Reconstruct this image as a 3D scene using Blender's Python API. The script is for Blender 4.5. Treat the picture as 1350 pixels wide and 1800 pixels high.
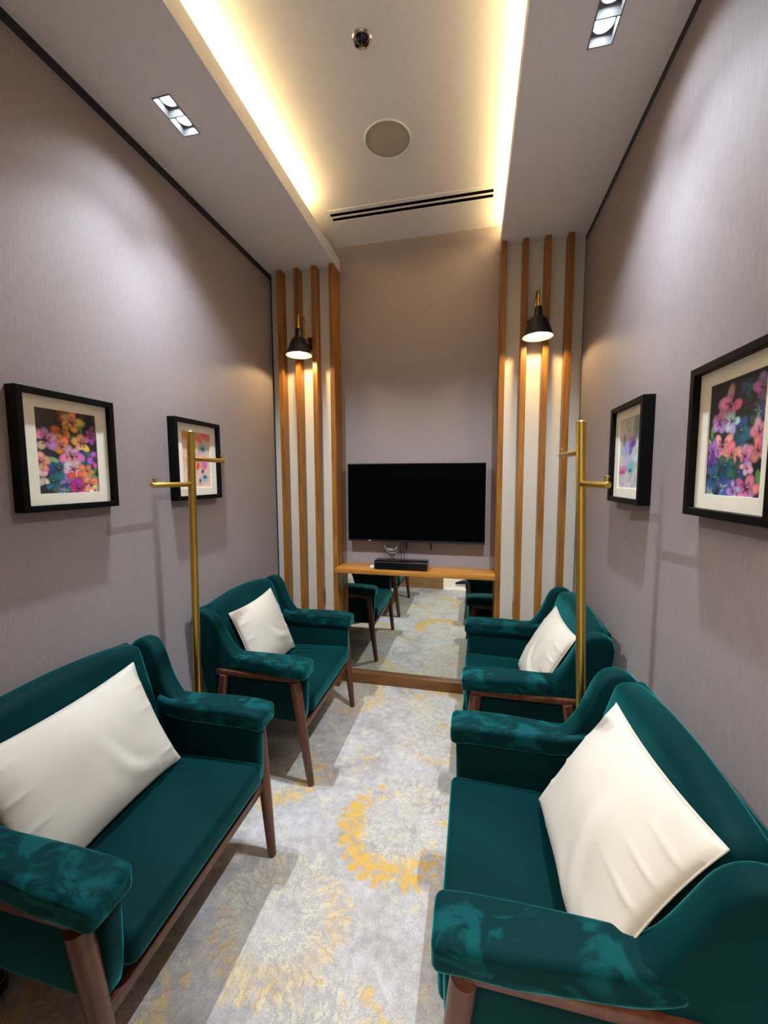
import bpy, bmesh, math, random
import numpy as np
from mathutils import Vector, Matrix
R = math.radians
for o in list(bpy.data.objects): bpy.data.objects.remove(o)
S = bpy.context.scene
COL = S.collection

# ------------------------------------------------------------------ camera, world, exposure
W, HS, HC = 2.05, 2.948, 3.111          # room width, soffit underside, ceiling
XL, XR = 0.487, 1.563                   # niche / raised ceiling edges
YS = -0.132                             # front of the slats
YF = -2.60                              # front wall (doorway) plane
cam_d = bpy.data.cameras.new('camera'); cam = bpy.data.objects.new('camera', cam_d); COL.objects.link(cam)
S.camera = cam
cam_d.sensor_fit = 'VERTICAL'; cam_d.sensor_height = 24.0; cam_d.lens = 24.0*698.43/1800.0
cam_d.clip_start = 0.02
_yaw, _tilt, _roll = 0.2206, 0.0866, -0.0045
_f = Vector((-math.sin(_yaw)*math.cos(_tilt), math.cos(_yaw)*math.cos(_tilt), -math.sin(_tilt)))
_r = Vector((math.cos(_yaw), math.sin(_yaw), 0)); _u = _r.cross(_f)
_r2 = math.cos(_roll)*_r+math.sin(_roll)*_u; _u2 = -math.sin(_roll)*_r+math.cos(_roll)*_u
cam.matrix_world = Matrix.Translation((1.4174, -2.7727, 1.5189)) @ Matrix((_r2, _u2, -_f)).transposed().to_4x4()
wd = bpy.data.worlds.new('world'); S.world = wd; wd.use_nodes = True
wd.node_tree.nodes['Background'].inputs[0].default_value = (0.9, 0.95, 1, 1)
wd.node_tree.nodes['Background'].inputs[1].default_value = 0.05
S.view_settings.view_transform = 'Standard'; S.view_settings.look = 'None'
S.view_settings.gamma = 1.0; S.view_settings.use_curve_mapping = False
S.view_settings.exposure = 0.08
SPOT_W, SPILL_W, COVE_W, SCONCE_W, HALL_FILL_W = 130.0, 12.0, 23.0, 10.0, 55.0
COOL, WARM, AMBER = (0.77, 0.885, 1.0), (1.0, 0.70, 0.30), (1.0, 0.70, 0.32)

# ------------------------------------------------------------------ helpers
def link(name, me, mat=None, parent=None, smooth=None, **props):
    if isinstance(me, bmesh.types.BMesh):
        m = bpy.data.meshes.new(name); me.normal_update(); me.to_mesh(m); me.free(); me = m
    if mat is not None and not me.materials: me.materials.append(mat)
    if smooth is not None:
        me.polygons.foreach_set('use_smooth', [True]*len(me.polygons))
        me.set_sharp_from_angle(angle=R(smooth))
    o = bpy.data.objects.new(name, me); COL.objects.link(o)
    if parent is not None: o.parent = parent
    for k, v in props.items(): o[k] = v
    return o
def thing(name, label, cat, loc=(0,0,0), rz=0, group=None):
    o = bpy.data.objects.new(name, None); COL.objects.link(o)
    o.empty_display_size = .05
    o.location = loc; o.rotation_euler = (0, 0, rz); o['label'] = label; o['category'] = cat
    if group: o['group'] = group
    return o
def copy_tree(o, parent=None):
    c = o.copy(); COL.objects.link(c)
    if parent is not None: c.parent = parent
    for ch in list(o.children): copy_tree(ch, c)
    return c
def box(bm, x0, x1, y0, y1, z0, z1, bev=0.0, seg=2):
    vs = [bm.verts.new(p) for p in ((x0,y0,z0),(x1,y0,z0),(x1,y1,z0),(x0,y1,z0),(x0,y0,z1),(x1,y0,z1),(x1,y1,z1),(x0,y1,z1))]
    fs = [bm.faces.new([vs[i] for i in q]) for q in ((0,3,2,1),(4,5,6,7),(0,1,5,4),(1,2,6,5),(2,3,7,6),(3,0,4,7))]
    if bev > 0:
        es = list({e for f in fs for e in f.edges})
        bmesh.ops.bevel(bm, geom=es, offset=bev, segments=seg, affect='EDGES', profile=.5, clamp_overlap=True)
def bmbox(*a, **k):
    bm = bmesh.new(); box(bm, *a, **k); return bm
def tube(bm, pts, rad, n=14, caps=True):
    pts = [Vector(p) for p in pts]
    rad = rad if isinstance(rad, (list, tuple)) else [rad]*len(pts)
    prev = None; rings = []
    t0 = (pts[1]-pts[0]).normalized()
    ref = Vector((0,0,1)) if abs(t0.z) < .9 else Vector((1,0,0))
    nrm = t0.cross(ref).normalized()
    for i, p in enumerate(pts):
        t = (pts[min(i+1,len(pts)-1)]-pts[max(i-1,0)]).normalized()
        nrm = (nrm - t*nrm.dot(t)).normalized(); b = t.cross(nrm)
        rings.append([bm.verts.new(p+rad[i]*(math.cos(a)*nrm+math.sin(a)*b)) for a in (2*math.pi*k/n for k in range(n))])
    for a, b in zip(rings, rings[1:]):
        for k in range(n): bm.faces.new((a[k], a[(k+1)%n], b[(k+1)%n], b[k]))
    if caps:
        bm.faces.new(rings[0][::-1]); bm.faces.new(rings[-1])
def lathe(bm, prof, n=40, c=(0,0,0)):
    c = Vector(c); rings = []
    for r, z in prof:
        if r < 1e-6: rings.append([bm.verts.new(c+Vector((0,0,z)))])
        else: rings.append([bm.verts.new(c+Vector((r*math.cos(2*math.pi*k/n), r*math.sin(2*math.pi*k/n), z))) for k in range(n)])
    for a, b in zip(rings, rings[1:]):
        for k in range(n):
            k2 = (k+1) % n
            if len(a) == 1 and len(b) > 1: bm.faces.new((a[0], b[k], b[k2]))
            elif len(b) == 1 and len(a) > 1: bm.faces.new((a[k], b[0], a[k2]))
            elif len(a) > 1: bm.faces.new((a[k], a[k2], b[k2], b[k]))
    bmesh.ops.recalc_face_normals(bm, faces=bm.faces)
def soft_box(x0, x1, y0, y1, z0, z1, r, n=(10,10,6), warp=None):
    """rounded box with enough vertices to be warped into upholstery"""
    h = np.array([(x1-x0)/2, (y1-y0)/2, (z1-z0)/2]); c = np.array([(x0+x1)/2, (y0+y1)/2, (z0+z1)/2])
    def lines(hh, k):
        a = np.linspace(-hh+r, hh-r, k)
        e = r*np.array([1, .72, .42, .18])
        return np.concatenate([-(hh-r)-e, a, (hh-r)+e[::-1]])
    L = [lines(h[i], n[i]) for i in range(3)]
    bm = bmesh.new(); cache = {}
    def v(i, j, k):
        key = (i, j, k)
        if key not in cache:
            q = np.array([L[0][i], L[1][j], L[2][k]]); inn = np.clip(q, -(h-r), h-r); d = q-inn
            ln = np.linalg.norm(d); p = inn + (d/ln*r if ln > 1e-9 else 0) + c
            p = Vector(p)
            if warp: p = Vector(warp(p))
            cache[key] = bm.verts.new(p)
        return cache[key]
    N = [len(a)-1 for a in L]
    for a, b, cax in ((0,1,2),(1,2,0),(2,0,1)):
        for side in (0, N[cax]):
            for i in range(N[a]):
                for j in range(N[b]):
                    def g(ii, jj):
                        q = [0,0,0]; q[a]=ii; q[b]=jj; q[cax]=side; return v(*q)
                    f = (g(i,j), g(i+1,j), g(i+1,j+1), g(i,j+1))
                    bm.faces.new(f if side else f[::-1])
    return bm
def resample(poly, step):
    out = []
    for a, b in zip(poly, poly[1:]+poly[:1]):
        a, b = Vector(a), Vector(b); k = max(1, int((b-a).length/step))
        out += [a.lerp(b, i/k) for i in range(k)]
    return out
def smooth_poly(P, it=2, keep=None):
    for _ in range(it):
        P = [(P[i-1]+P[i]*2+P[(i+1)%len(P)])/4 for i in range(len(P))]
    return P
def puff_extrude(poly, y0, y1, r, warp=None, step=.02, it=3):
    """closed (x,z) outline extruded along y with rolled edges"""
    P = smooth_poly(resample([Vector(p) for p in poly], step), it); n = len(P)
    area = sum(P[i].x*P[(i+1)%n].y-P[(i+1)%n].x*P[i].y for i in range(n))
    if area < 0: P = P[::-1]
    N = []
    for i in range(n):
        t = (P[(i+1)%n]-P[i-1]).normalized(); N.append(Vector((-t.y, t.x)))
    bm = bmesh.new(); rings = []
    lay = [(r*(1-math.cos(a)), r*(1-math.sin(a))) for a in ()]
    prof = []
    for k in range(5):
        a = k/4*math.pi/2; prof.append((r*(1-math.sin(a)), y0+r*(1-math.cos(a))))
    for k in range(5):
        a = k/4*math.pi/2; prof.append((r*(1-math.cos(a)), y1-r*(1-math.sin(a))))
    for ins, y in prof:
        ring = []
        for p, nn in zip(P, N):
            q = p+nn*ins; co = Vector((q.x, y, q.y))
            if warp: co = Vector(warp(co))
            ring.append(bm.verts.new(co))
        rings.append(ring)
    for a, b in zip(rings, rings[1:]):
        for k in range(n): bm.faces.new((a[k], b[k], b[(k+1)%n], a[(k+1)%n]))
    bm.faces.new(rings[0]); bm.faces.new(rings[-1][::-1])
    bmesh.ops.recalc_face_normals(bm, faces=bm.faces)
    return bm

# ------------------------------------------------------------------ materials
def srgb(r, g, b):
    f = lambda c: (c/255/12.92) if c/255 <= .04045 else ((c/255+.055)/1.055)**2.4
    return (f(r), f(g), f(b), 1)
class NT:
    def __init__(s, name):
        s.m = bpy.data.materials.new(name); s.m.use_nodes = True; s.t = s.m.node_tree
        s.b = s.t.nodes['Principled BSDF']; s.out = s.t.nodes['Material Output']
    def n(s, kind, **kw):
        nd = s.t.nodes.new(kind)
        for k, v in kw.items(): setattr(nd, k, v)
        return nd
    def put(s, sock, v):
        if hasattr(v, 'is_output') or isinstance(v, bpy.types.NodeSocket): s.t.links.new(v, sock)
        elif v is not None: sock.default_value = v
    def math(s, op, a, b=None, c=None, clamp=False):
        nd = s.n('ShaderNodeMath', operation=op); nd.use_clamp = clamp
        for i, v in enumerate((a, b, c)):
            if v is not None: s.put(nd.inputs[i], v)
        return nd.outputs[0]
    def vmath(s, op, a, b=None):
        nd = s.n('ShaderNodeVectorMath', operation=op); s.put(nd.inputs[0], a)
        if b is not None: s.put(nd.inputs[1], b)
        return nd.outputs['Value'] if op in ('LENGTH','DOT_PRODUCT') else nd.outputs[0]
    def coords(s, scale=(1,1,1), rot=(0,0,0), loc=(0,0,0), kind='Object'):
        tc = s.n('ShaderNodeTexCoord'); mp = s.n('ShaderNodeMapping')
        mp.inputs['Scale'].default_value = scale; mp.inputs['Rotation'].default_value = rot; mp.inputs['Location'].default_value = loc
        s.t.links.new(tc.outputs[kind], mp.inputs[0]); return mp.outputs[0]
    def noise(s, vec, scale, detail=3, rough=.5, dist=0):
        nd = s.n('ShaderNodeTexNoise'); s.put(nd.inputs['Vector'], vec); nd.inputs['Scale'].default_value = scale
        nd.inputs['Detail'].default_value = detail; nd.inputs['Roughness'].default_value = rough; nd.inputs['Distortion'].default_value = dist
        return nd.outputs['Fac'], nd.outputs['Color']
    def ramp(s, fac, stops, interp='LINEAR'):
        nd = s.n('ShaderNodeValToRGB'); s.put(nd.inputs[0], fac); cr = nd.color_ramp; cr.interpolation = interp
        while len(cr.elements) > 1: cr.elements.remove(cr.elements[-1])
        cr.elements[0].position = stops[0][0]; cr.elements[0].color = stops[0][1]
        for p, c in stops[1:]:
            e = cr.elements.new(p); e.color = c
        return nd.outputs[0]
    def mix(s, fac, a, b):
        nd = s.n('ShaderNodeMix', data_type='RGBA'); s.put(nd.inputs[0], fac); s.put(nd.inputs[6], a); s.put(nd.inputs[7], b); return nd.outputs[2]
    def sstep(s, v, a, b):
        nd = s.n('ShaderNodeMapRange', interpolation_type='SMOOTHSTEP'); s.put(nd.inputs[0], v); s.put(nd.inputs[1], a); s.put(nd.inputs[2], b); return nd.outputs[0]
    def bump(s, h, strength=.3, dist=.002):
        nd = s.n('ShaderNodeBump'); s.put(nd.inputs['Height'], h); nd.inputs['Strength'].default_value = strength; nd.inputs['Distance'].default_value = dist
        s.t.links.new(nd.outputs[0], s.b.inputs['Normal'])
    def set(s, **kw):
        for k, v in kw.items(): s.put(s.b.inputs[k.replace('_',' ')], v)
        return s.m
def plain(name, col, rough=.5, metal=0, spec=.5, **kw):
    t = NT(name); f, _ = t.noise(t.coords(), 40, 2)
    c = t.ramp(f, [(0, tuple(x*.93 for x in col[:3])+(1,)), (1, tuple(min(1,x*1.05) for x in col[:3])+(1,))])
    t.set(Base_Color=c, Roughness=rough, Metallic=metal); t.b.inputs['Specular IOR Level'].default_value = spec
    for k, v in kw.items(): t.b.inputs[k].default_value = v
    return t.m
def glow(name, col, strength):
    t = NT(name); t.set(Base_Color=(0,0,0,1)); t.b.inputs['Emission Color'].default_value = col; t.b.inputs['Emission Strength'].default_value = strength; return t.m

def wallpaper():
    t = NT('wallpaper'); v = t.coords(scale=(1,1,.11))
    a, _ = t.noise(v, 210, 3, .6); b, _ = t.noise(t.coords(scale=(1,1,.35)), 90, 3, .6); c, _ = t.noise(t.coords(), 5, 2)
    mixv = t.math('ADD', t.math('MULTIPLY', a, .65), t.math('MULTIPLY', b, .35))
    col = t.ramp(mixv, [(.25, srgb(138,127,128)), (.5, srgb(146,135,136)), (.75, srgb(155,145,147))])
    t.bump(mixv, .35, .003)
    t.set(Base_Color=col, Roughness=.62); t.b.inputs['Specular IOR Level'].default_value = .35
    return t.m
def wood(name, dark, mid, light, axis='z', rough=.38):
    t = NT(name); sc = {'z': (1,1,.06), 'x': (.06,1,1), 'y': (1,.06,1)}[axis]
    v = t.coords(scale=sc)
    oi = t.n('ShaderNodeObjectInfo'); sh = t.vmath('ADD', v, t.vmath('MULTIPLY', oi.outputs['Location'], (3.1,2.7,1.3)))
    a, _ = t.noise(sh, 26, 4, .6, 1.2); b, _ = t.noise(sh, 140, 3, .6)
    m = t.math('ADD', t.math('MULTIPLY', a, .75), t.math('MULTIPLY', b, .25))
    col = t.ramp(m, [(.3, dark), (.5, mid), (.7, light)])
    t.bump(b, .12, .001)
    return t.set(Base_Color=col, Roughness=rough)
def velvet(name, dark, light, sheen, sw=1.0, scale=7, lo=.40, hi=.66, dist=1.5, stretch=(1,1,1), spec=.04):
    t = NT(name); v = t.coords(scale=stretch)
    a, _ = t.noise(v, scale, 5, .6, dist); f, _ = t.noise(v, 900, 2); g, _ = t.noise(v, 2.2, 2)
    m = t.sstep(a, lo, hi); m = t.math('MULTIPLY_ADD', g, .35, t.math('MULTIPLY', m, .75), clamp=True)
    col = t.mix(m, dark, light)
    t.set(Base_Color=col, Roughness=.6)
    t.b.inputs['Specular IOR Level'].default_value = spec
    t.put(t.b.inputs['Sheen Weight'], t.math('MULTIPLY_ADD', m, .6*sw, .4*sw))
    t.b.inputs['Sheen Tint'].default_value = sheen; t.b.inputs['Sheen Roughness'].default_value = .34
    t.bump(t.math('ADD', t.math('MULTIPLY', a, .3), t.math('MULTIPLY', f, .1)), .18, .003)
    return t.m
def carpet():
    t = NT('carpet'); P = t.coords()
    _, nc = t.noise(P, 6, 3, .6); wob = t.vmath('MULTIPLY', t.vmath('SUBTRACT', nc, (.5,.5,.5)), (.13,.13,0))
    _, nc2 = t.noise(P, 32, 4, .65); wob2 = t.vmath('MULTIPLY', t.vmath('SUBTRACT', nc2, (.5,.5,.5)), (.075,.075,0))
    Q = t.vmath('ADD', t.vmath('ADD', P, wob), wob2)
    n1, _ = t.noise(P, 5, 4, .65); n2, _ = t.noise(P, 28, 5, .7); n3, _ = t.noise(t.coords(scale=(1,2.4,1)), 170, 3, .7); n4, _ = t.noise(P, 11, 3, .6); n6, _ = t.noise(t.coords(loc=(1,2,5)), 17, 2, .5); n5, _ = t.noise(t.coords(loc=(3,7,1)), 3.2, 3, .6)
    base = t.ramp(n1, [(.25, srgb(150,143,140)), (.5, srgb(184,178,174)), (.75, srgb(202,198,198))])
    base = t.mix(t.sstep(n4, .52, .75), base, srgb(205,196,172))
    yel_amb = t.math('MULTIPLY', t.sstep(n5, .56, .70), t.sstep(n2, .42, .62))
    base = t.mix(t.math('MULTIPLY', yel_amb, .75), base, srgb(205,172,86))
    flowers = [(1.13,-1.18,.29,30,1.0,-.2),(.78,-1.62,.26,26,.40,1.2),(1.22,-.62,.17,20,.35,1.0),(1.24,-.26,.25,28,.8,2.9),(.47,-.98,.26,26,.7,0.6),(.62,-.22,.24,24,.5,1.8),(1.62,-1.45,.27,26,.6,2.2),(.35,-1.95,.27,26,.5,.8),(1.68,-.62,.26,26,.5,.2),(1.06,-1.98,.27,28,.7,1.6)]
    ysum = None
    for fx, fy, fr, n, yel, ph in flowers:
        d = t.vmath('SUBTRACT', Q, (fx, fy, 0)); sp = t.n('ShaderNodeSeparateXYZ'); t.put(sp.inputs[0], d)
        dist = t.vmath('LENGTH', t.vmath('MULTIPLY', d, (1,1,0)))
        r = t.math('DIVIDE', dist, fr); th = t.math('ARCTAN2', sp.outputs[1], sp.outputs[0])
        pet = t.math('ABSOLUTE', t.math('SINE', t.math('MULTIPLY', th, n/2)))
        tip = t.math('MULTIPLY_ADD', pet, .16, .84)
        inside = t.math('SUBTRACT', 1, t.sstep(r, t.math('SUBTRACT', tip, .05), tip))
        # pale inner petals with thin grey radial lines
        ln = t.math('SUBTRACT', 1, t.sstep(t.math('ABSOLUTE', t.math('SINE', t.math('MULTIPLY', th, n*.8))), .15, .7))
        lnm = t.math('MULTIPLY', t.math('MULTIPLY', ln, inside), t.sstep(n2, .38, .58))
        pale = t.math('MULTIPLY', t.math('MULTIPLY', inside, t.sstep(n2, .35, .6)), .5)
        base = t.mix(pale, base, srgb(208,200,176))
        base = t.mix(t.math('MULTIPLY', lnm, .5), base, srgb(128,120,122))
        # yellow outer petals, denser on one side
        side = t.math('MULTIPLY_ADD', t.math('COSINE', t.math('SUBTRACT', th, ph+1.0)), -.20, .06)
        ring = t.math('MULTIPLY', t.sstep(r, .48, .72), inside)
        thr = t.math('ADD', t.math('ADD', n2, side), t.math('MULTIPLY_ADD', n6, .9, -.45))
        ym = t.math('MULTIPLY', t.math('MULTIPLY', ring, t.sstep(thr, .46, .66)), t.math('MULTIPLY_ADD', t.sstep(n2, .35, .6), .5*yel, .42*yel))
        base = t.mix(ym, base, srgb(212,164,36))
    fib = t.math('ADD', t.math('MULTIPLY', n3, .6), t.math('MULTIPLY', n2, .4))
    base = t.mix(t.math('MULTIPLY', t.sstep(fib, .60, .38), .55), base, srgb(112,104,104))
    t.bump(n3, .5, .004)
    t.set(Base_Color=base, Roughness=.95); t.b.inputs['Specular IOR Level'].default_value = .1
    return t.m
def vcol(name, rough=.6):
    t = NT(name); a = t.n('ShaderNodeVertexColor'); a.layer_name = 'print'; f, _ = t.noise(t.coords(), 300, 3)
    t.bump(f, .1, .0005); t.set(Base_Color=a.outputs[0], Roughness=rough); return t.m
def glazing():
    t = NT('glazing'); tr = t.n('ShaderNodeBsdfTransparent'); gl = t.n('ShaderNodeBsdfGlossy'); gl.inputs['Roughness'].default_value = .03
    mx = t.n('ShaderNodeMixShader'); mx.inputs[0].default_value = .03
    t.t.links.new(tr.outputs[0], mx.inputs[1]); t.t.links.new(gl.outputs[0], mx.inputs[2]); t.t.links.new(mx.outputs[0], t.out.inputs[0]); return t.m

M = dict(
    paper=wallpaper(), carpet=carpet(),
    plaster=plain('ceiling_paint', srgb(233,231,231), .85, spec=.2),
    cream=plain('cream_panel_paint', srgb(222,214,200), .6, spec=.3),
    gap=plain('shadow_gap_black', (.012,.013,.018), .6),
    teak=wood('teak_slat', (.13,.042,.005,1), (.27,.100,.012,1), (.40,.165,.024,1), 'z', .36),
    teak_x=wood('teak_shelf', (.24,.085,.010,1), (.40,.160,.022,1), (.50,.225,.04,1), 'x', .36),
    teak_dark=wood('teak_plinth', (.06,.020,.004,1), (.13,.046,.008,1), (.19,.075,.015,1), 'x', .4),
    veneer=wood('light_wood_veneer', srgb(150,105,60), srgb(178,130,80), srgb(190,145,95), 'x', .4),
    walnut=wood('walnut_leg', (.045,.013,.006,1), (.090,.027,.012,1), (.135,.046,.022,1), 'z', .35),
    velvet=velvet('green_velvet', (.0006,.012,.0135,1), (.0010,.022,.0235,1), (.06,.66,.65,1), .85, 3.0, .2, .8, .4),
    velvet_arm=velvet('green_velvet_brushed', (.0006,.013,.0145,1), (.0022,.050,.053,1), (.09,.70,.71,1), 1.0, 13, .46, .60, 1.2, (.6,1,1)),
    dark_cloth=plain('black_underside_cloth', (.006,.010,.010), .9, spec=.1),
    pillow=velvet('cream_velvet', srgb(182,172,158), srgb(193,184,171), (1,.96,.9,1), .2, 4, .2, .8, .5),
    brass=plain('brushed_brass', (.62,.42,.10), .34, metal=1),
    black=plain('black_satin', (.008,.008,.009), .35),
    black_frame=plain('black_frame_wood', (.002,.002,.002), .5, spec=.12),
    gloss_black=plain('black_gloss', (.004,.004,.005), .12),
    slotblack=plain('slot_black', (.003,.003,.003), .9, spec=.02),
    screen=plain('tv_screen', (.0006,.0006,.0007), .5, spec=.02),
    housing=plain('downlight_housing', (.22,.23,.25), .5),
    silver=plain('silver_bezel', (.5,.5,.52), .3, metal=1),
    chrome=plain('chrome', (.75,.74,.72), .12, metal=1),
    white=plain('white_plastic', srgb(225,225,222), .45),
    grille=plain('speaker_grille', srgb(176,168,152), .7),
    mat=plain('mat_board', srgb(251,244,226), .8, spec=.2),
    cable=plain('grey_cable', srgb(170,168,162), .5),
    tile=plain('hall_tile', srgb(232,228,222), .3),
    mirror=plain('mirror_silver', (.66,.69,.63), .01, metal=1),
    print_=vcol('flower_print'), glazing=glazing(),
    led=glow('led_strip', (1,.78,.42,1), 6), lens=glow('downlight_lens', (.92,.96,1,1), 22), bulb=glow('sconce_bulb', (1,.86,.55,1), 14),
    fill_panel_glow=glow('hall_fill_light', (1,.97,.93,1), 3),  # glow of the assumed hall panel, added for fill
    shade_in=plain('shade_inner_white', srgb(245,240,225), .6),
)

# ------------------------------------------------------------------ the room shell
def struct(name, bm, mat, parent=None, **k):
    o = link(name, bm, M[mat], parent, **k)
    if parent is None: o['kind'] = 'structure'
    return o
struct('floor', bmbox(-.1, W+.1, YF, .1, -.05, 0), 'carpet')
struct('floor_hall', bmbox(-.6, W+.8, -4.3, YF, -.05, -.002), 'tile')
TZ, TY = 2.905, -.088                   # shadow gap: starts here
struct('wall_left', bmbox(-.1, 0, YF, TY, 0, TZ), 'paper')
struct('wall_right', bmbox(W, W+.1, YF, TY, 0, TZ), 'paper')
struct('wall_back', bmbox(-.1, W+.1, 0, .1, 0, HC), 'paper')
struct('ceiling', bmbox(-.1, W+.1, YF-.1, .1, HC, HC+.06), 'plaster')
for i, (a, b) in enumerate(((-.1,-.003), (W+.003,W+.1))):
    bm = bmesh.new(); box(bm, a, b, YF, 0, TZ, HS+.01); box(bm, a, b, TY, 0, 0, TZ)
    struct('trim_%d' % (i+1), bm, 'gap')
    struct('wall_upper_%s' % ('left','right')[i], bmbox(a, b, YF, 0, HS+.01, HC), 'plaster')
# soffits with a rectangular opening for the downlights
SZ = HS+.083
DL = [(.212,.290,-1.375,-1.200), (1.768,1.846,-1.370,-1.195)]
for i, (a, b) in enumerate(((-.02, XL), (XR, W+.02))):
    x0, x1, y0, y1 = DL[i]; bm = bmesh.new()
    box(bm, a, x0, YF, 0, HS, SZ); box(bm, x1, b, YF, 0, HS, SZ); box(bm, x0, x1, YF, y0, HS, SZ); box(bm, x0, x1, y1, 0, HS, SZ)
    struct('ceiling_soffit_%s' % ('left','right')[i], bm, 'plaster')
# slatted panels either side of the niche
sl_w = .035
for i, (a, b, xs) in enumerate(((-.02, XL-.035, (.071,.198,.325,XL-sl_w)), (XR+.035, W+.02, (XR,1.690,1.817,1.944)))):
    p = struct('wall_panel_%s' % ('left','right')[i], bmbox(a, b, -.062, 0, 0, HS), 'cream')
    for x in xs:
        inner = x in (XL-sl_w, XR)
        s = link('slat', bmbox(-sl_w/2, sl_w/2, YS, 0 if inner else -.062, 0, HS-.002, bev=.002, seg=1), M['teak'], p)
        s.location = (x+sl_w/2, 0, 0)
struct('baseboard_back', bmbox(XL, XR, -.05, 0, 0, .075, bev=.002), 'teak_dark')
# front wall with the doorway the picture is taken from, hall beyond
bm = bmesh.new(); box(bm, -.1, 1.04, YF-.06, YF, 0, 2.25); struct('wall_front', bm, 'veneer')
bm = bmesh.new(); box(bm, -.1, W+.1, YF-.06, YF, 2.25, HC); box(bm, W-.03, W+.1, YF-.06, YF, 0, 2.25); struct('wall_front_upper', bm, 'plaster')
struct('wall_hall', bmbox(-.6, W+.8, -4.4, -4.3, 0, 2.8), 'cream')
struct('ceiling_hall', bmbox(-.6, W+.8, -4.4, YF-.06, 2.8, 2.86), 'plaster')

# ------------------------------------------------------------------ lights of the room, plus an added hall fill
def area(name, loc, sx, sy, power, col, rot=(0,0,0)):
    l = bpy.data.lights.new(name, 'AREA'); l.shape = 'RECTANGLE'; l.size = sx; l.size_y = sy; l.energy = power; l.color = col
    o = bpy.data.objects.new(name, l); COL.objects.link(o); o.location = loc; o.rotation_euler = rot; return o
for i, x in enumerate((XL-.075, XR+.080)):
    y0, y1 = YF+.02, (-.52, -.03)[i]
    st = link('led_strip', bmbox(x-.008, x+.008, y0, y1, SZ, SZ+.006), M['led'], None,
              label=('warm LED strip in the cove above the left soffit', 'warm LED strip in the cove above the right soffit')[i], category='strip light', group='cove light strips')
    area('cove_light', (x, (y0+y1)/2, SZ+.010), .02, y1-y0, COVE_W, WARM, (math.pi,0,0))
def downlight(i, label):
    x0, x1, y0, y1 = DL[i]; t = thing('recessed_downlight', label, 'downlight', ((x0+x1)/2, (y0+y1)/2, HS), group='twin recessed downlights')
    hx, hy, d = (x1-x0)/2, (y1-y0)/2, .045
    bm = bmesh.new(); w = .004
    box(bm, -hx, -hx+w, -hy, hy, -.003, d); box(bm, hx-w, hx, -hy, hy, -.003, d); box(bm, -hx, hx, -hy, -hy+w, -.003, d); box(bm, -hx, hx, hy-w, hy, -.003, d)
    box(bm, -hx, hx, -w/2, w/2, -.003, d)
    link('housing', bm, M['housing'], t)
    link('back_plate', bmbox(-hx, hx, -hy, hy, d, d+.006), M['housing'], t)
    for s in (-1, 1):
        bm = bmesh.new(); lathe(bm, [(.034,.044),(.036,.030),(.032,.026),(.027,.030),(.027,.044)], 32, (0, s*hy/2, 0))
        lamp = link('lamp_ring', bm, M['white'], t, 40)
        bm = bmesh.new(); lathe(bm, [(.0265,.040),(.0265,.030),(.016,.027),(0,.026)], 32, (0, s*hy/2, 0)); link('lens', bm, M['lens'], lamp, 40)
        for nm, pw, ang in (('downlight_beam', SPOT_W, 94), ('downlight_spill', SPILL_W, 122)):
            l = bpy.data.lights.new(nm, 'SPOT'); l.energy = pw; l.color = COOL; l.spot_size = R(ang); l.spot_blend = 1.0; l.shadow_soft_size = .016
            o = bpy.data.objects.new(nm, l); COL.objects.link(o); o.location = ((x0+x1)/2, (y0+y1)/2+s*hy/2, HS+.005)
            if nm == 'downlight_beam': o.rotation_euler = (R(13 if s > 0 else -8), R((-11, 11)[i]), 0)   # gimbals turned off the wall, one to each end of the room
    return t
downlight(0, 'twin recessed downlight in the soffit over the left wall')
downlight(1, 'twin recessed downlight in the soffit over the right wall')
hl = thing('hall_fill_panel', 'assumed light panel of the unseen hall, added for fill', 'ceiling light', (1.2, -3.5, 2.8))
link('frame', bmbox(-.62, .62, -.32, .32, -.012, 0), M['white'], hl); link('diffuser', bmbox(-.6, .6, -.3, .3, -.016, -.012), M['fill_panel_glow'], hl)
area('hall_fill_light', (1.2, -3.5, 2.78), 1.2, .6, HALL_FILL_W, (1,.93,.85))  # assumed hall lamp, out of view, added to fill the room through the doorway

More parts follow.
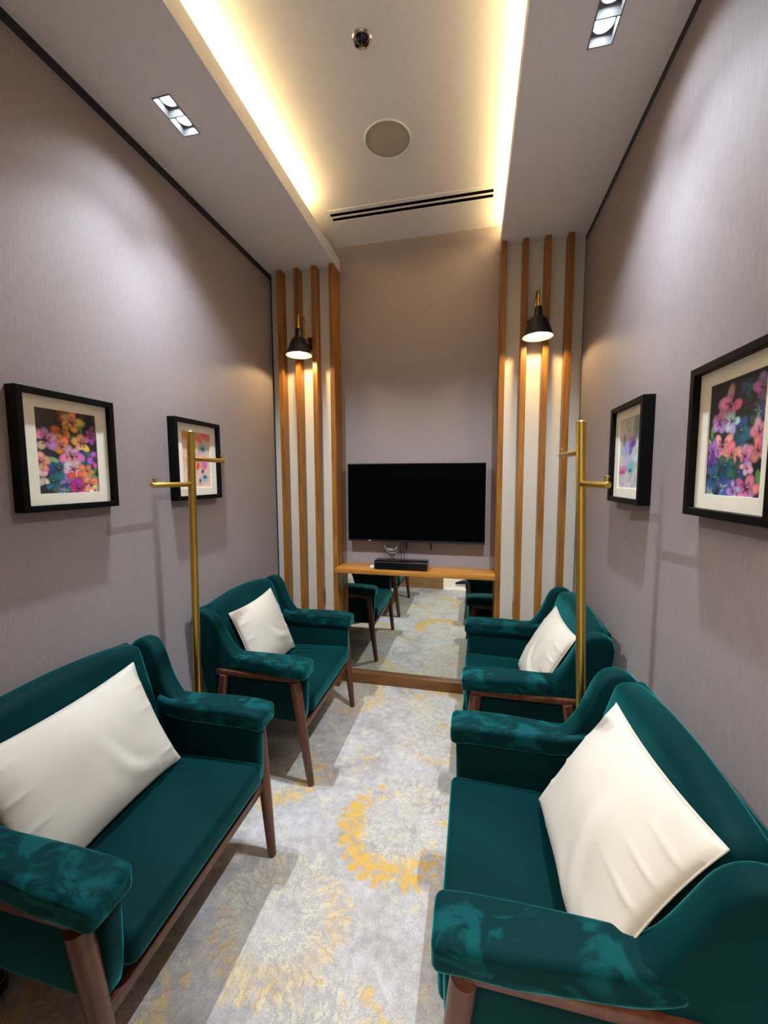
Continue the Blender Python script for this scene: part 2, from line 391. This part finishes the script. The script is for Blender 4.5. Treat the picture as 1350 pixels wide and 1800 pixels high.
# ------------------------------------------------------------------ armchairs
def build_chair():
    t = thing('armchair', '', 'armchair', group='green velvet armchairs along the walls')
    O = .35
    for s in (-1, 1):
        poly = [(.58,.312),(.618,.312),(.630,.39),(.634,.60),(.50,.608),(.335,.610),(.285,.620),(.245,.652),(.215,.70),(.185,.765),(.162,.82),(.135,.852),(.10,.862),(.055,.858),(.028,.838),(.025,.78),(.045,.58),(.085,.312),(.30,.312)]
        def wp(p, s=s):
            k = max(0, p.z-.60)/.26
            f = min(1, max(0, (p.z-.535)/.06)); f = f*f*(3-2*f)*(1 if p.y > .325 else 0)*min(1, max(0, (.34-p.x)/.10))
            return (p.x-O, s*(p.y + .014*k + .018*k*k + .024*f*(1-.5*k)), p.z)
        bm = puff_extrude(poly, .298, .352, .018, wp, .018, 3); bmesh.ops.recalc_face_normals(bm, faces=bm.faces)
        arm = link('side_panel', bm, M['velvet'], t, 50)
        def wa(p, s=s):
            q = (p.x-.20)/.452
            y = p.y
            if y > .335: y = .335+(y-.335)*(.56+.44*min(1, q*1.5))
            z = p.z + (.005*math.sin(math.pi*q)*(1 if p.z > .6 else 0)) - .006*max(0, q-.85)/.15
            x = p.x + .006*math.sin((y-.28)/.12*math.pi)*max(0, q-.7)
            if q < .25: z += .022*((.25-q)/.25)**2
            return (x-O, s*y, z)
        bm = soft_box(.19, .652, .284, .402, .560, .630, .019, (26,10,4), wa)
        if s < 0: bmesh.ops.recalc_face_normals(bm, faces=bm.faces)
        link('arm_pad', bm, M['velvet_arm'], t, 60)
        bm = bmesh.new(); y0, y1 = sorted((s*.353, s*.386)); box(bm, .165-O, .610-O, y0, y1, .537, .563, .004); link('arm_rail', bm, M['walnut'], t, 40)
        for top, foot, ra, rb in (((.588,.374,.540),(.648,.348,0),.027,.0165), ((.205,.374,.540),(.115,.352,0),.023,.015)):
            a = Vector((top[0]-O, s*top[1], top[2])); b = Vector((foot[0]-O, s*foot[1], foot[2]))
            bm = bmesh.new(); pts = [b, b+(a-b)*.01]+[b.lerp(a, k) for k in (.3,.6,.9,1)]
            tube(bm, pts, [rb*.9, rb, rb+(ra-rb)*.4, rb+(ra-rb)*.75, ra, ra], 18); link('leg', bm, M['walnut'], t, 40)
    def ws(p):
        k = (p.x-.20)/.448; u = p.y/.302
        z = p.z - .018*(1-k) + (.012*(1-u**4)*math.sin(math.pi*min(1, max(0, k))) if p.z > .40 else 0)
        if p.z > .40:     # creases pulled from the back corners
            for c0, dr in ((.55,.35),(.35,.55),(.72,.2)):
                d = (u*.302-c0*.30*1)-(k-.4)*.12*dr
                z += .0035*math.exp(-(d/.012)**2)*math.exp(-((k-.35)/.3)**2) - .003*math.exp(-((d-.02)/.012)**2)*math.exp(-((k-.35)/.3)**2)
        return (p.x-O, p.y, z)
    link('seat_cushion', soft_box(.20, .648, -.303, .303, .345, .436, .026, (26,40,4), ws), M['velvet'], t, 60)
    link('seat_base', bmbox(.12-O, .605-O, -.300, .300, .306, .355), M['dark_cloth'], t)
    link('seat_rail', bmbox(.590-O, .622-O, -.362, .362, .276, .310, bev=.003), M['walnut'], t, 40)
    def wb(p):
        u = p.y/.308; z = p.z; k = (z-.36)/.50
        z = z + (.026*(1-u*u)-.008)*max(0, k)**2
        x = p.x + (.86-z)*.30 + .016*(1-u**2)*math.sin(math.pi*min(1, max(0, k)))*(1 if p.x > .05 else 0)
        return (x-O, p.y, z)
    link('backrest', soft_box(.030, .114, -.310, .310, .360, .860, .032, (4,22,18), wb), M['velvet'], t, 60)
    def wr(p): return (p.x + max(0, .80-p.z)*.12-O, p.y, p.z)
    link('back_shell', soft_box(.022, .055, -.318, .318, .312, .848, .012, (3,10,10), wr), M['velvet'], t, 60)
    return t
ch = build_chair()
spots = [(.348, -1.775, 0, 'green velvet armchair nearest the camera against the left wall'),
         (.355, -.700, 0, 'green velvet armchair by the slatted panel and left wall'),
         (W-.398, -1.680, math.pi, 'green velvet armchair nearest the camera against the right wall'),
         (W-.368, -.625, math.pi, 'green velvet armchair by the slatted panel and right wall')]
for i, (x, y, rz, lab) in enumerate(spots):
    c = ch if i == 0 else copy_tree(ch)
    c.location = (x, y, 0); c.rotation_euler = (0, 0, rz); c['label'] = lab

# ------------------------------------------------------------------ pillows
def pillow_mesh(w, h, T, seed):
    rnd = random.Random(seed); n = 72; bm = bmesh.new(); g = {}
    fold = lambda x: (1-abs(math.sin(x)))**3-.16
    ph = [rnd.uniform(0, 6.28) for _ in range(8)]
    for side in (1, -1):
        for i in range(n+1):
            for j in range(n+1):
                u, v = -1+2*i/n, -1+2*j/n
                edge = i in (0, n) or j in (0, n)
                if edge and side < 0: g[side,i,j] = g[1,i,j]; continue
                th = T*(max(0, (1-u**2)*(1-v**2)))**.42*(.80+.20*(1-u*u)*(1-v*v))
                px = u*w/2*(1-.075*(1-v*v)*abs(u)**3); py = v*h/2*(1-.075*(1-u*u)*abs(v)**3)
                # creases running in from the seams, strongest near the lower seam and one side
                e1 = math.exp(-((1+v)/.30)**2); e2 = math.exp(-((1-u)/.28)**2); e3 = math.exp(-((1+u)/.25)**2)
                wr = .0095*e1*fold(5.5*u+ph[0]+1.2*v+1.1*math.sin(4*u+ph[1]))*(.6+.4*math.sin(2.3*u+ph[7])) + .008*e2*fold(6.5*v+ph[2]+.9*u+1.3*math.sin(3*v+ph[3])) + .007*e3*fold(7*v+ph[4]-.8*u)
                dg = (u*.8+v*.6)-.25*math.sin(2*u-1.4*v+ph[1])-.15
                wr += .006*math.exp(-(dg/.10)**2)*math.exp(-((u-.1)**2+(v+.35)**2)/.25) - .004*math.exp(-((dg-.16)/.09)**2)*math.exp(-((u-.1)**2+(v+.35)**2)/.25)
                wr += .004*math.sin(4.2*u+3.1*v+ph[5])*math.sin(2.7*v-3.9*u+ph[6])
                fade = (1-u**8)*(1-v**8)
                g[side,i,j] = bm.verts.new((px, py, side*(th+wr*fade)*(1 if side > 0 else .45)))
    for side in (1, -1):
        for i in range(n):
            for j in range(n):
                q = (g[side,i,j], g[side,i+1,j], g[side,i+1,j+1], g[side,i,j+1])
                bm.faces.new(q if side > 0 else q[::-1])
    return bm
def pillow(label, TR, TL, BR, w, h, T, seed):
    """placed by three of its corners (face +z looks into the room)"""
    TR, TL, BR = Vector(TR), Vector(TL), Vector(BR)
    ax = (TR-TL).normalized(); ay = (TR-BR).normalized(); ay = (ay-ax*ay.dot(ax)).normalized(); az = ax.cross(ay)
    c = TR-ax*w/2-ay*h/2
    o = link('throw_pillow', pillow_mesh(w, h, T, seed), M['pillow'], None, 80, label=label, category='pillow', group='cream throw pillows')
    o.matrix_world = Matrix.Translation(c) @ Matrix((ax, ay, az)).transposed().to_4x4()
    bm = bmesh.new(); n = 44; pts = []
    for k in range(4*n):
        q = k//n; f = -1+2*(k % n)/n
        u, v = ((f,-1),(1,f),(-f,1),(-1,-f))[q]
        pts.append((u*w/2*(1-.075*(1-v*v)*abs(u)**3), v*h/2*(1-.075*(1-u*u)*abs(v)**3), 0))
    tube(bm, pts+pts[:2], .0022, 6, False); link('seam', bm, M['pillow'], o, 80)
    return o
# left chairs: along +y is to the picture's right
pillow('long cream pillow in the armchair nearest on the left', (.152,-1.548,.815), (.152,-2.09,.795), (.320,-1.472,.465), .54, .41, .070, 3)
pillow('square cream pillow in the far left armchair', (.155,-.490,.815), (.155,-.93,.80), (.305,-.42,.445), .45, .41, .064, 5)
pillow('cream pillow in the armchair nearest on the right', (W-.175,-1.995,.850), (W-.180,-1.440,.805), (W-.405,-2.00,.50), .555, .410, .072, 9)
pillow('cream pillow in the far right armchair behind brass pole', (W-.165,-.89,.795), (W-.165,-.43,.79), (W-.350,-.85,.455), .47, .41, .064, 14)

# ------------------------------------------------------------------ brass coat stands
def stand(label, base, top, rz):
    t = thing('coat_stand', label, 'coat stand', (base[0], base[1], 0), group='brass coat stands')
    lean = Vector((top[0]-base[0], top[1]-base[1], top[2]))
    bm = bmesh.new(); lathe(bm, [(0,0),(.14,0),(.142,.004),(.140,.010),(.02,.013),(0,.013)], 56); link('base', bm, M['brass'], t, 30)
    bm = bmesh.new(); tube(bm, [Vector((0,0,.012)), lean*.5, lean-Vector((0,0,.002)), lean], [.0165,.0165,.0165,.0145], 24); link('pole', bm, M['brass'], t, 40)
    for z, sy, L in ((1.493, -1, .225), (1.605, 1, .232)):
        a = lean*(z/lean.z); d = Vector((math.sin(rz), math.cos(rz)*1.0, 0))*sy; e = a+d*L
        bm = bmesh.new(); tube(bm, [a-d*.01, e-d*.002, e], [.0105,.0105,.009], 18); arm = link('hook_arm', bm, M['brass'], t, 40)
        p = e-d*.012; bm = bmesh.new(); tube(bm, [p, p+Vector((0,0,.022)), p+Vector((0,0,.0225)), p+Vector((0,0,.028)), p+Vector((0,0,.029))], [.005,.005,.0078,.0078,.006], 14); link('peg', bm, M['brass'], arm, 40)
    return t
stand('brass coat stand between the two left armchairs', (.170,-1.235), (.209,-1.24,1.724), 0)
stand('brass coat stand between the two right armchairs', (1.842,-1.235), (1.784,-1.24,1.713), -.09)

# ------------------------------------------------------------------ wall sconces
def sconce(label, x):
    t = thing('wall_sconce', label, 'wall lamp', (x, -.062, 2.40), group='black and brass wall sconces')
    bm = bmesh.new(); lathe(bm, [(0,0),(.046,0),(.046,.010),(.040,.016),(0,.018)], 40); bmesh.ops.rotate(bm, verts=bm.verts, cent=(0,0,0), matrix=Matrix.Rotation(R(90), 3, 'X'))
    bmesh.ops.translate(bm, verts=bm.verts, vec=(0,0,.055)); link('backplate', bm, M['black'], t, 40)
    ly = -.185
    pts = [(0,-.012,.055),(0,-.040,.058),(0,-.056,.075),(0,-.060,.10)]
    cy, rr, zt = (-.060+ly)/2, (-.060-ly)/2, .165
    pts += [(0, cy+rr*math.cos(a), zt+rr*.62*math.sin(a)) for a in np.linspace(0, math.pi, 15)]
    pts += [(0, ly, .11), (0, ly, .085)]
    bm = bmesh.new(); tube(bm, pts, .0062, 14); link('gooseneck', bm, M['brass'], t, 50)
    bm = bmesh.new(); lathe(bm, [(0,.098),(.017,.098),(.020,.092),(.021,.045),(.030,.043),(.030,.036),(.018,.034)], 32, (0,ly,0)); link('socket', bm, M['black'], t, 40)
    zb = -.072
    bm = bmesh.new(); lathe(bm, [(.018,.036),(.040,.034),(.050,.022),(.066,-.020),(.080,-.056),(.087,zb),(.0845,zb)], 48, (0,ly,0)); sh = link('shade', bm, M['black'], t, 40)
    bm = bmesh.new(); lathe(bm, [(.0845,zb),(.078,-.056),(.064,-.020),(.048,.020),(.038,.030),(0,.030)], 48, (0,ly,0)); link('shade_lining', bm, M['shade_in'], sh, 40)
    bm = bmesh.new(); lathe(bm, [(0,-.048),(.018,-.044),(.028,-.030),(.030,-.014),(.020,.006),(.013,.026)], 32, (0,ly,0)); link('bulb', bm, M['bulb'], t, 60)
    l = bpy.data.lights.new('sconce_light', 'SPOT'); l.energy = SCONCE_W; l.color = AMBER; l.spot_size = R(150); l.spot_blend = .25; l.shadow_soft_size = .028
    o = bpy.data.objects.new('sconce_light', l); COL.objects.link(o); o.location = (x, -.062+ly, 2.40-.052)
    return t
sconce('black and brass gooseneck sconce on the left slatted panel', .279)
sconce('black and brass gooseneck sconce on the right slatted panel', 1.771)

# ------------------------------------------------------------------ niche: shelf, mirror, television and box
o = link('wall_shelf', bmbox(XL+.001, XR-.001, -.205, -.001, .862, .894, bev=.002), M['teak_x'], None, 40, label='orange-brown wooden shelf under the television', category='shelf')
o = link('mirror', bmbox(XL+.001, XR-.001, -.016, -.001, .076, .861), M['mirror'], None, label='large mirror on the niche wall below the shelf', category='mirror')
tv = thing('television', 'large black flat television mounted in the niche', 'television', (1.024, -.05, 1.067))
tw, thh = .96, .55
link('casing', bmbox(-tw/2, tw/2, -.010, .018, 0, thh, bev=.003), M['black'], tv)
link('rear_box', bmbox(-.33, .33, .018, .040, .06, .42, bev=.008), M['black'], tv)
link('screen', bmbox(-tw/2+.008, tw/2-.008, -.0115, -.0095, .016, thh-.008), M['screen'], tv)
bm = bmesh.new(); box(bm, tw/2-.003, tw/2, -.0125, .012, 0, thh); box(bm, -tw/2, tw/2, -.0125, .012, thh-.002, thh); link('bezel', bm, M['silver'], tv)
link('badge', bmbox(-.326, -.312, -.013, -.0105, .004, .009), M['white'], tv)
link('wall_bracket', bmbox(-.14, .14, .034, .0495, .10, .38), M['black'], tv)
for x in (-.062, .112): link('bracket_strap', bmbox(x-.006, x+.006, .030, .038, -.055, .08), M['black'], tv)
bx = thing('set_top_box', 'glossy black set-top box on the wooden shelf', 'set-top box', (.946, -.125, .894))
link('body', bmbox(-.182, .182, -.055, .060, .004, .060, bev=.004), M['gloss_black'], bx, 40)
link('front_panel', bmbox(-.180, .180, -.0575, -.054, .006, .050, bev=.001), M['gloss_black'], bx)
link('edge_strip', bmbox(-.180, .180, -.0580, -.0545, .051, .0535), M['silver'], bx)
for sx in (-1, 1): link('foot', bmbox(sx*.15-.012, sx*.15+.012, -.04, .04, 0, .005), M['black'], bx)
link('white_remote', bmbox(.726, .778, -.150, -.100, .894, .906, bev=.003), M['white'], None, 40, label='small white device peeking out left of the set-top box', category='remote')
cb = thing('cable_bundle', 'coiled grey cables hanging below the television', 'cable', (.852, -.021, .985))
rnd = random.Random(4)
for k in range(6):
    a, b, dx, dz = .050+rnd.uniform(-.008,.016), .058+rnd.uniform(-.010,.018), rnd.uniform(-.010,.012), rnd.uniform(-.004,.010)
    pts = [(dx+a*math.cos(q), .004*math.sin(3*q+k)+.003*k-.010, .068+dz+b*math.sin(q)) for q in np.linspace(0, 2*math.pi, 40)]
    bm = bmesh.new(); tube(bm, pts, .0022, 7, False); link('cable_loop', bm, M['cable'], cb, 80)
for k, (xa, xb) in enumerate(((.066,.078),(.088,.100))):
    bm = bmesh.new(); tube(bm, [(xa,0,.12),(xa+.004,-.006,.06),((xa+xb)/2,-.014,.01),(xb,-.022,-.035)], .003, 8); link('black_lead', bm, M['black'], cb, 80)

# ------------------------------------------------------------------ ceiling fittings
sp = thing('ceiling_speaker', 'round flush ceiling speaker with grey-beige grille', 'speaker', (1.0, -.795, HC))
bm = bmesh.new(); lathe(bm, [(.108,0),(.112,-.004),(.110,-.008),(.105,-.008),(.104,-.004)], 64); link('rim', bm, M['white'], sp, 40)
bm = bmesh.new(); lathe(bm, [(.1045,-.003),(.08,-.006),(0,-.007)], 64); link('grille', bm, M['grille'], sp, 60)
sk = thing('sprinkler', 'small chrome sprinkler head in the raised ceiling', 'sprinkler', (.999, -1.239, HC))
bm = bmesh.new(); lathe(bm, [(.036,0),(.037,-.004),(.033,-.009),(.027,-.008),(.025,-.002),(.0,-.001)], 40); link('cup', bm, M['chrome'], sk, 40)
bm = bmesh.new(); lathe(bm, [(0,-.001),(.020,-.002),(.023,-.006),(.018,-.012),(.008,-.016),(.0,-.017)], 32); link('dark_core', bm, M['gloss_black'], sk, 40)
bm = bmesh.new(); tube(bm, [(0,0,-.012),(0,0,-.030)], .004, 12); box(bm, -.011, .011, -.002, .002, -.033, -.030); link('head', bm, M['chrome'], sk, 40)
dv = thing('slot_diffuser', 'white ceiling air diffuser with two long black slots', 'air vent', (1.025, -.31, HC))
hw = .492; ys = [-.070, -.040, -.012, .002, .030, .072]
for k, (a, b) in enumerate(((ys[0],ys[1]),(ys[2],ys[3]),(ys[4],ys[5]))): link('slot_bar', bmbox(-hw, hw, a, b, -.003, 0, bev=.0008), M['plaster'], dv)
for sx in (-1, 1): link('end_cap', bmbox(*sorted((sx*hw, sx*(hw-.012))), ys[0], ys[5], -.0035, 0), M['plaster'], dv)
for a, b in ((ys[1],ys[2]),(ys[3],ys[4])): link('slot', bmbox(-hw+.01, hw-.01, a, b, -.0012, 0), M['slotblack'], dv)

# ------------------------------------------------------------------ framed flower prints
def blank(h, w, col): return np.tile(np.array(col, float)/255, (h, w, 1))
def blob(A, cx, cy, rx, ry, ang, col, soft=.25, al=1.0):
    h, w, _ = A.shape; yy, xx = np.mgrid[0:h, 0:w]; x = (xx+.5)/w-cx; y = ((yy+.5)/h-cy)*h/w
    c, s = math.cos(ang), math.sin(ang); d = np.sqrt(((x*c+y*s)/rx)**2+((-x*s+y*c)/ry)**2)
    m = np.clip((1-d)/soft, 0, 1)*al; sh = np.clip(1.12-.30*d, .6, 1.15)
    A[:] = A*(1-m[..., None])+np.clip(np.array(col)/255*sh[..., None], 0, 1)*m[..., None]
def bloom(A, rnd, cx, cy, r, col, heart, n=5):
    p0 = rnd.uniform(0, 6.28)
    for k in range(n):
        a = p0+k*2*math.pi/n+rnd.uniform(-.35,.35); q = r*rnd.uniform(.36,.66)
        cc = [min(255, max(0, v+rnd.uniform(-34,30))) for v in col]
        blob(A, cx+math.cos(a)*q, cy+math.sin(a)*q*A.shape[1]/A.shape[0], r*rnd.uniform(.42,.66), r*rnd.uniform(.32,.52), a+rnd.uniform(-.4,.4), cc, .3)
        blob(A, cx+math.cos(a)*q*.55, cy+math.sin(a)*q*.55*A.shape[1]/A.shape[0], r*.30, r*.13, a, heart, .8, .75)
    blob(A, cx, cy, r*.2, r*.2, 0, [v*.6 for v in heart], .5)
    blob(A, cx+.01, cy-.01, r*.07, r*.07, 0, (240,220,170), .5)
def leaf(A, cx, cy, r, ang, col): blob(A, cx, cy, r, r*.45, ang, col, .3); blob(A, cx, cy, r*.9, r*.05, ang, [v*.6 for v in col], .6, .7)
GH, GW = 176, 124
def art_a():
    rnd = random.Random(2); A = blank(GH, GW, (26,26,36)); PI_, OR, YE, PU, BL, WH, MG = (222,150,170), (224,130,60), (228,178,104), (176,92,176), (44,92,122), (238,214,202), (190,60,140)
    for x, y, r, a, c in ((.72,.20,.09,1.2,(96,140,70)),(.58,.33,.10,1.9,(64,104,70)),(.26,.60,.12,.4,(130,190,140)),(.93,.72,.11,-.5,(40,150,80)),(.92,.79,.10,.5,(60,160,90)),(.78,.14,.09,2.2,(90,150,70))): leaf(A, x, y, r, a, c)
    for x, y, r, c, h in ((.47,.06,.16,(150,84,48),(90,40,60)),(.58,.13,.18,YE,(110,40,70)),(.42,.27,.17,OR,(120,40,90)),(.72,.37,.19,YE,(140,40,80)),(.90,.29,.15,PU,(170,60,140)),(.96,.20,.10,(150,90,120),(90,50,90)),(.22,.85,.18,BL,(20,40,70)),(.32,.70,.19,BL,(16,36,60)),(.76,.56,.17,BL,(14,50,90)),(.96,.58,.17,(190,104,190),(110,30,90)),(.40,.43,.17,OR,(120,30,90)),(.17,.36,.21,PI_,(120,20,60)),(.06,.62,.18,(232,170,160),(190,40,90)),(.05,.80,.16,WH,(210,160,150)),(.55,.54,.21,PI_,(110,16,50)),(.57,.70,.20,WH,(150,40,110)),(.80,.72,.15,(236,160,100),(210,100,60)),(.62,.83,.18,(234,120,70),(170,60,50)),(.46,.88,.16,(150,100,180),(90,60,140)),(.63,.93,.19,MG,(90,20,90)),(.86,.90,.18,(234,150,120),(130,40,70)),(.38,.96,.12,(60,100,130),(200,220,235)),(.92,.97,.12,(240,200,180),(200,80,80))): bloom(A, rnd, x, y, r, c, h)
    return A
def art_b():
    rnd = random.Random(6); A = blank(GH, GW, (18,18,24)); PI_, PU, BL, TE = (226,150,176), (140,70,150), (40,84,124), (30,90,110)
    for x, y, r, a, c in ((.08,.44,.10,1.4,(70,140,60)),(.05,.53,.09,1.0,(190,210,160)),(.80,.40,.12,.9,(50,84,60)),(.93,.84,.12,1.3,(96,150,70)),(.88,.10,.12,.3,(50,84,50)),(.16,.90,.09,1.2,(190,210,120)),(.40,.84,.09,1.2,(200,210,130))): leaf(A, x, y, r, a, c)
    for x, y, r, c, h in ((.66,.12,.12,TE,(20,60,90)),(.90,.15,.16,(170,130,160),(120,80,120)),(.94,.27,.16,(110,120,170),(60,70,120)),(.70,.24,.10,(40,60,90),(20,30,60)),(.86,.32,.12,TE,(200,200,160)),(.60,.46,.20,BL,(14,30,70)),(.62,.58,.16,BL,(20,60,110)),(.40,.22,.24,PI_,(150,40,130)),(.22,.36,.16,(200,120,180),(110,20,100)),(.44,.36,.15,(210,190,220),(110,70,130)),(.30,.56,.19,(230,170,170),(150,40,90)),(.12,.60,.15,(160,130,200),(70,40,120)),(.48,.64,.17,(234,150,140),(180,70,90)),(.90,.48,.18,PI_,(150,50,110)),(.90,.62,.18,(232,130,150),(190,50,80)),(.70,.66,.16,(220,140,180),(130,40,110)),(.10,.72,.16,(110,80,170),(40,24,90)),(.36,.74,.18,TE,(20,50,110)),(.60,.80,.17,TE,(20,60,100)),(.16,.84,.17,(50,110,150),(20,60,110)),(.36,.92,.17,(40,110,140),(200,220,200)),(.74,.76,.11,(230,160,190),(190,90,130)),(.76,.92,.20,(216,110,180),(130,20,110)),(.10,.97,.12,(70,130,170),(210,220,150)),(.54,.95,.13,(170,150,200),(90,80,150))): bloom(A, rnd, x, y, r, c, h)
    return A
def wash(seed, bg, blobs, stems):
    rnd = random.Random(seed); A = blank(GH, GW, bg)
    for x, y, rx, ry, a, c in blobs: blob(A, x, y, rx, ry, a, c, .7, .92)
    for _ in range(stems):
        x, y = rnd.uniform(.03,.97), rnd.uniform(.1,.97); L = rnd.uniform(.04,.16); a = 1.57+rnd.uniform(-.5,.5)
        blob(A, x, y, L, .008, a, rnd.choice(((40,50,70),(90,60,90),(60,80,90),(120,90,100))), .6, .7)
    return A
def art_c():
    A = wash(3, (238,206,190), [(.3,.08,.5,.16,0,(226,116,70)),(.85,.06,.3,.14,.4,(222,90,80)),(.62,.14,.14,.10,.3,(236,90,40)),(.45,.30,.2,.16,.2,(240,226,170)),(.36,.25,.10,.22,0,(224,96,180)),(.74,.28,.18,.17,.3,(110,190,205)),(.74,.30,.07,.06,.3,(12,70,110)),(.50,.55,.20,.28,1.3,(246,140,90)),(.62,.46,.2,.2,.6,(232,170,205)),(.78,.58,.13,.17,.4,(224,90,170)),(.44,.62,.12,.22,1.5,(246,160,80)),(.54,.60,.05,.12,.2,(190,30,60)),(.70,.70,.06,.07,.4,(90,20,80)),(.3,.82,.2,.14,1,(190,180,210)),(.78,.82,.18,.12,0,(160,205,225)),(.78,.80,.09,.06,.2,(20,90,120)),(.60,.86,.06,.05,.7,(30,60,90)),(.2,.45,.2,.3,0,(240,180,150))], 34); return A
def art_d():
    A = wash(8, (206,208,206), [(.82,.15,.22,.3,.1,(110,140,140)),(.45,.12,.2,.1,.5,(190,190,170)),(.30,.42,.2,.3,1.4,(150,160,220)),(.60,.36,.18,.22,1.2,(150,110,210)),(.66,.38,.09,.16,1.3,(90,30,150)),(.56,.48,.08,.10,1,(90,70,190)),(.24,.30,.1,.16,.4,(120,110,120)),(.40,.62,.24,.2,0,(190,190,230)),(.80,.58,.2,.3,1.5,(190,215,225)),(.18,.74,.12,.3,1.5,(216,110,180)),(.20,.76,.05,.16,1.5,(190,20,110)),(.60,.70,.16,.2,1.5,(90,190,210)),(.58,.74,.05,.10,1.5,(0,80,110)),(.5,.92,.4,.1,0,(215,205,215))], 60); return A
def print_mesh(A, w, h):
    gh, gw, _ = A.shape; me = bpy.data.meshes.new('print')
    xs = np.linspace(-w/2, w/2, gw); zs = np.linspace(h/2, -h/2, gh)
    V = np.zeros((gh, gw, 3)); V[..., 0] = xs[None, :]; V[..., 2] = zs[:, None]
    idx = np.arange(gh*gw).reshape(gh, gw); F = np.stack([idx[1:, :-1], idx[1:, 1:], idx[:-1, 1:], idx[:-1, :-1]], -1).reshape(-1, 4)
    me.from_pydata(V.reshape(-1, 3).tolist(), [], F.tolist())
    ca = me.color_attributes.new('print', 'FLOAT_COLOR', 'POINT')
    lin = np.where(A <= .04045, A/12.92, ((A+.055)/1.055)**2.4); rgba = np.ones((gh*gw, 4), np.float32); rgba[:, :3] = lin.reshape(-1, 3)
    ca.data.foreach_set('color', rgba.ravel()); return me
def picture(label, A, x, yc, rz):
    """local: x across, -y out of the wall, z up"""
    t = thing('framed_print', label, 'picture', (x, yc, 1.612), rz, group='black framed flower prints')
    w, h, b, d = .345, .402, .021, .042
    bm = bmesh.new()
    box(bm, -w/2, -w/2+b, -d, 0, -h/2, h/2, .0015, 1); box(bm, w/2-b, w/2, -d, 0, -h/2, h/2, .0015, 1)
    box(bm, -w/2+b, w/2-b, -d, 0, h/2-b, h/2, .0015, 1); box(bm, -w/2+b, w/2-b, -d, 0, -h/2, -h/2+b, .0015, 1)
    link('frame', bm, M['black_frame'], t)
    aw, ah = .214, .284; iw, ih = w/2-b, h/2-b; bm = bmesh.new(); y0, y1 = -.0235, -.0195
    box(bm, -iw, -aw/2, y0, y1, -ih, ih); box(bm, aw/2, iw, y0, y1, -ih, ih); box(bm, -aw/2, aw/2, y0, y1, ah/2, ih); box(bm, -aw/2, aw/2, y0, y1, -ih, -ah/2)
    link('mat_board', bm, M['mat'], t)
    p = link('print', print_mesh(A, aw+.004, ah+.004), M['print_'], t); p.location = (0, -.019, 0)
    link('backing', bmbox(-iw, iw, -.018, -.004, -ih, ih), M['black_frame'], t)
    link('glazing', bmbox(-iw, iw, -.0275, -.0265, -ih, ih), M['glazing'], t)
    return t
picture('framed print of orange and pink pansies on black, left wall', art_a(), .0, -1.632, R(90))
picture('framed pale orange and pink watercolour print behind left brass stand', art_c(), .0, -.963, R(90))
picture('framed pale violet watercolour print behind right brass stand', art_d(), W, -.975, R(-90))
picture('framed print of pink and blue blossoms on black, right wall', art_b(), W, -1.640, R(-90))

# ------------------------------------------------------------------ small things on the floor
def shoe(label, loc, rz):
    t = thing('shoe', label, 'shoe', loc, rz)
    def prof(k): return (.036+.012*math.sin(math.pi*min(1, k*1.15))) * (1-.55*max(0, k-.82)/.18)
    def loft(z0, z1f, grow):
        bm = bmesh.new(); rings = []
        for i in range(15):
            k = i/14; x = -.13+.27*k; hw = prof(k)*grow; z1 = z1f(k)
            rings.append([bm.verts.new((x, hw*math.cos(a), z0+(z1-z0)*(.5+.5*math.sin(a)))) for a in np.linspace(0, 2*math.pi, 16, endpoint=False)])
        for a, b in zip(rings, rings[1:]):
            for q in range(16): bm.faces.new((a[q], b[q], b[(q+1)%16], a[(q+1)%16]))
        bm.faces.new(rings[0]); bm.faces.new(rings[-1][::-1]); bmesh.ops.recalc_face_normals(bm, faces=bm.faces); return bm
    link('upper', loft(.012, lambda k: .100-.055*max(0, k-.35)/.65 if k > .35 else .100, .97), M['gloss_black'], t, 60)
    link('sole', loft(0, lambda k: .030, 1.06), M['white'], t, 60)
    return t
shoe('black shoe with white sole standing in the doorway, seen in the mirror', (1.33, -2.86, -.002), R(170))
cs = thing('black_case', 'small glossy black case with pale trim on the floor by the left wall', 'case', (.052, -2.035, 0))
link('shell', soft_box(-.048, .048, -.055, .055, .004, .075, .024, (4,4,3)), M['gloss_black'], cs, 60)
bm = bmesh.new(); pts = [(.050*math.copysign(abs(math.cos(a))**.6, math.cos(a)), .058*math.copysign(abs(math.sin(a))**.6, math.sin(a)), .022) for a in np.linspace(0, 2*math.pi, 48)]
tube(bm, pts, .0025, 8, False); link('trim_band', bm, M['silver'], cs, 60)
bm = bmesh.new(); box(bm, -.035, .035, -.04, .04, 0, .006); link('foot_pad', bm, M['black'], cs)
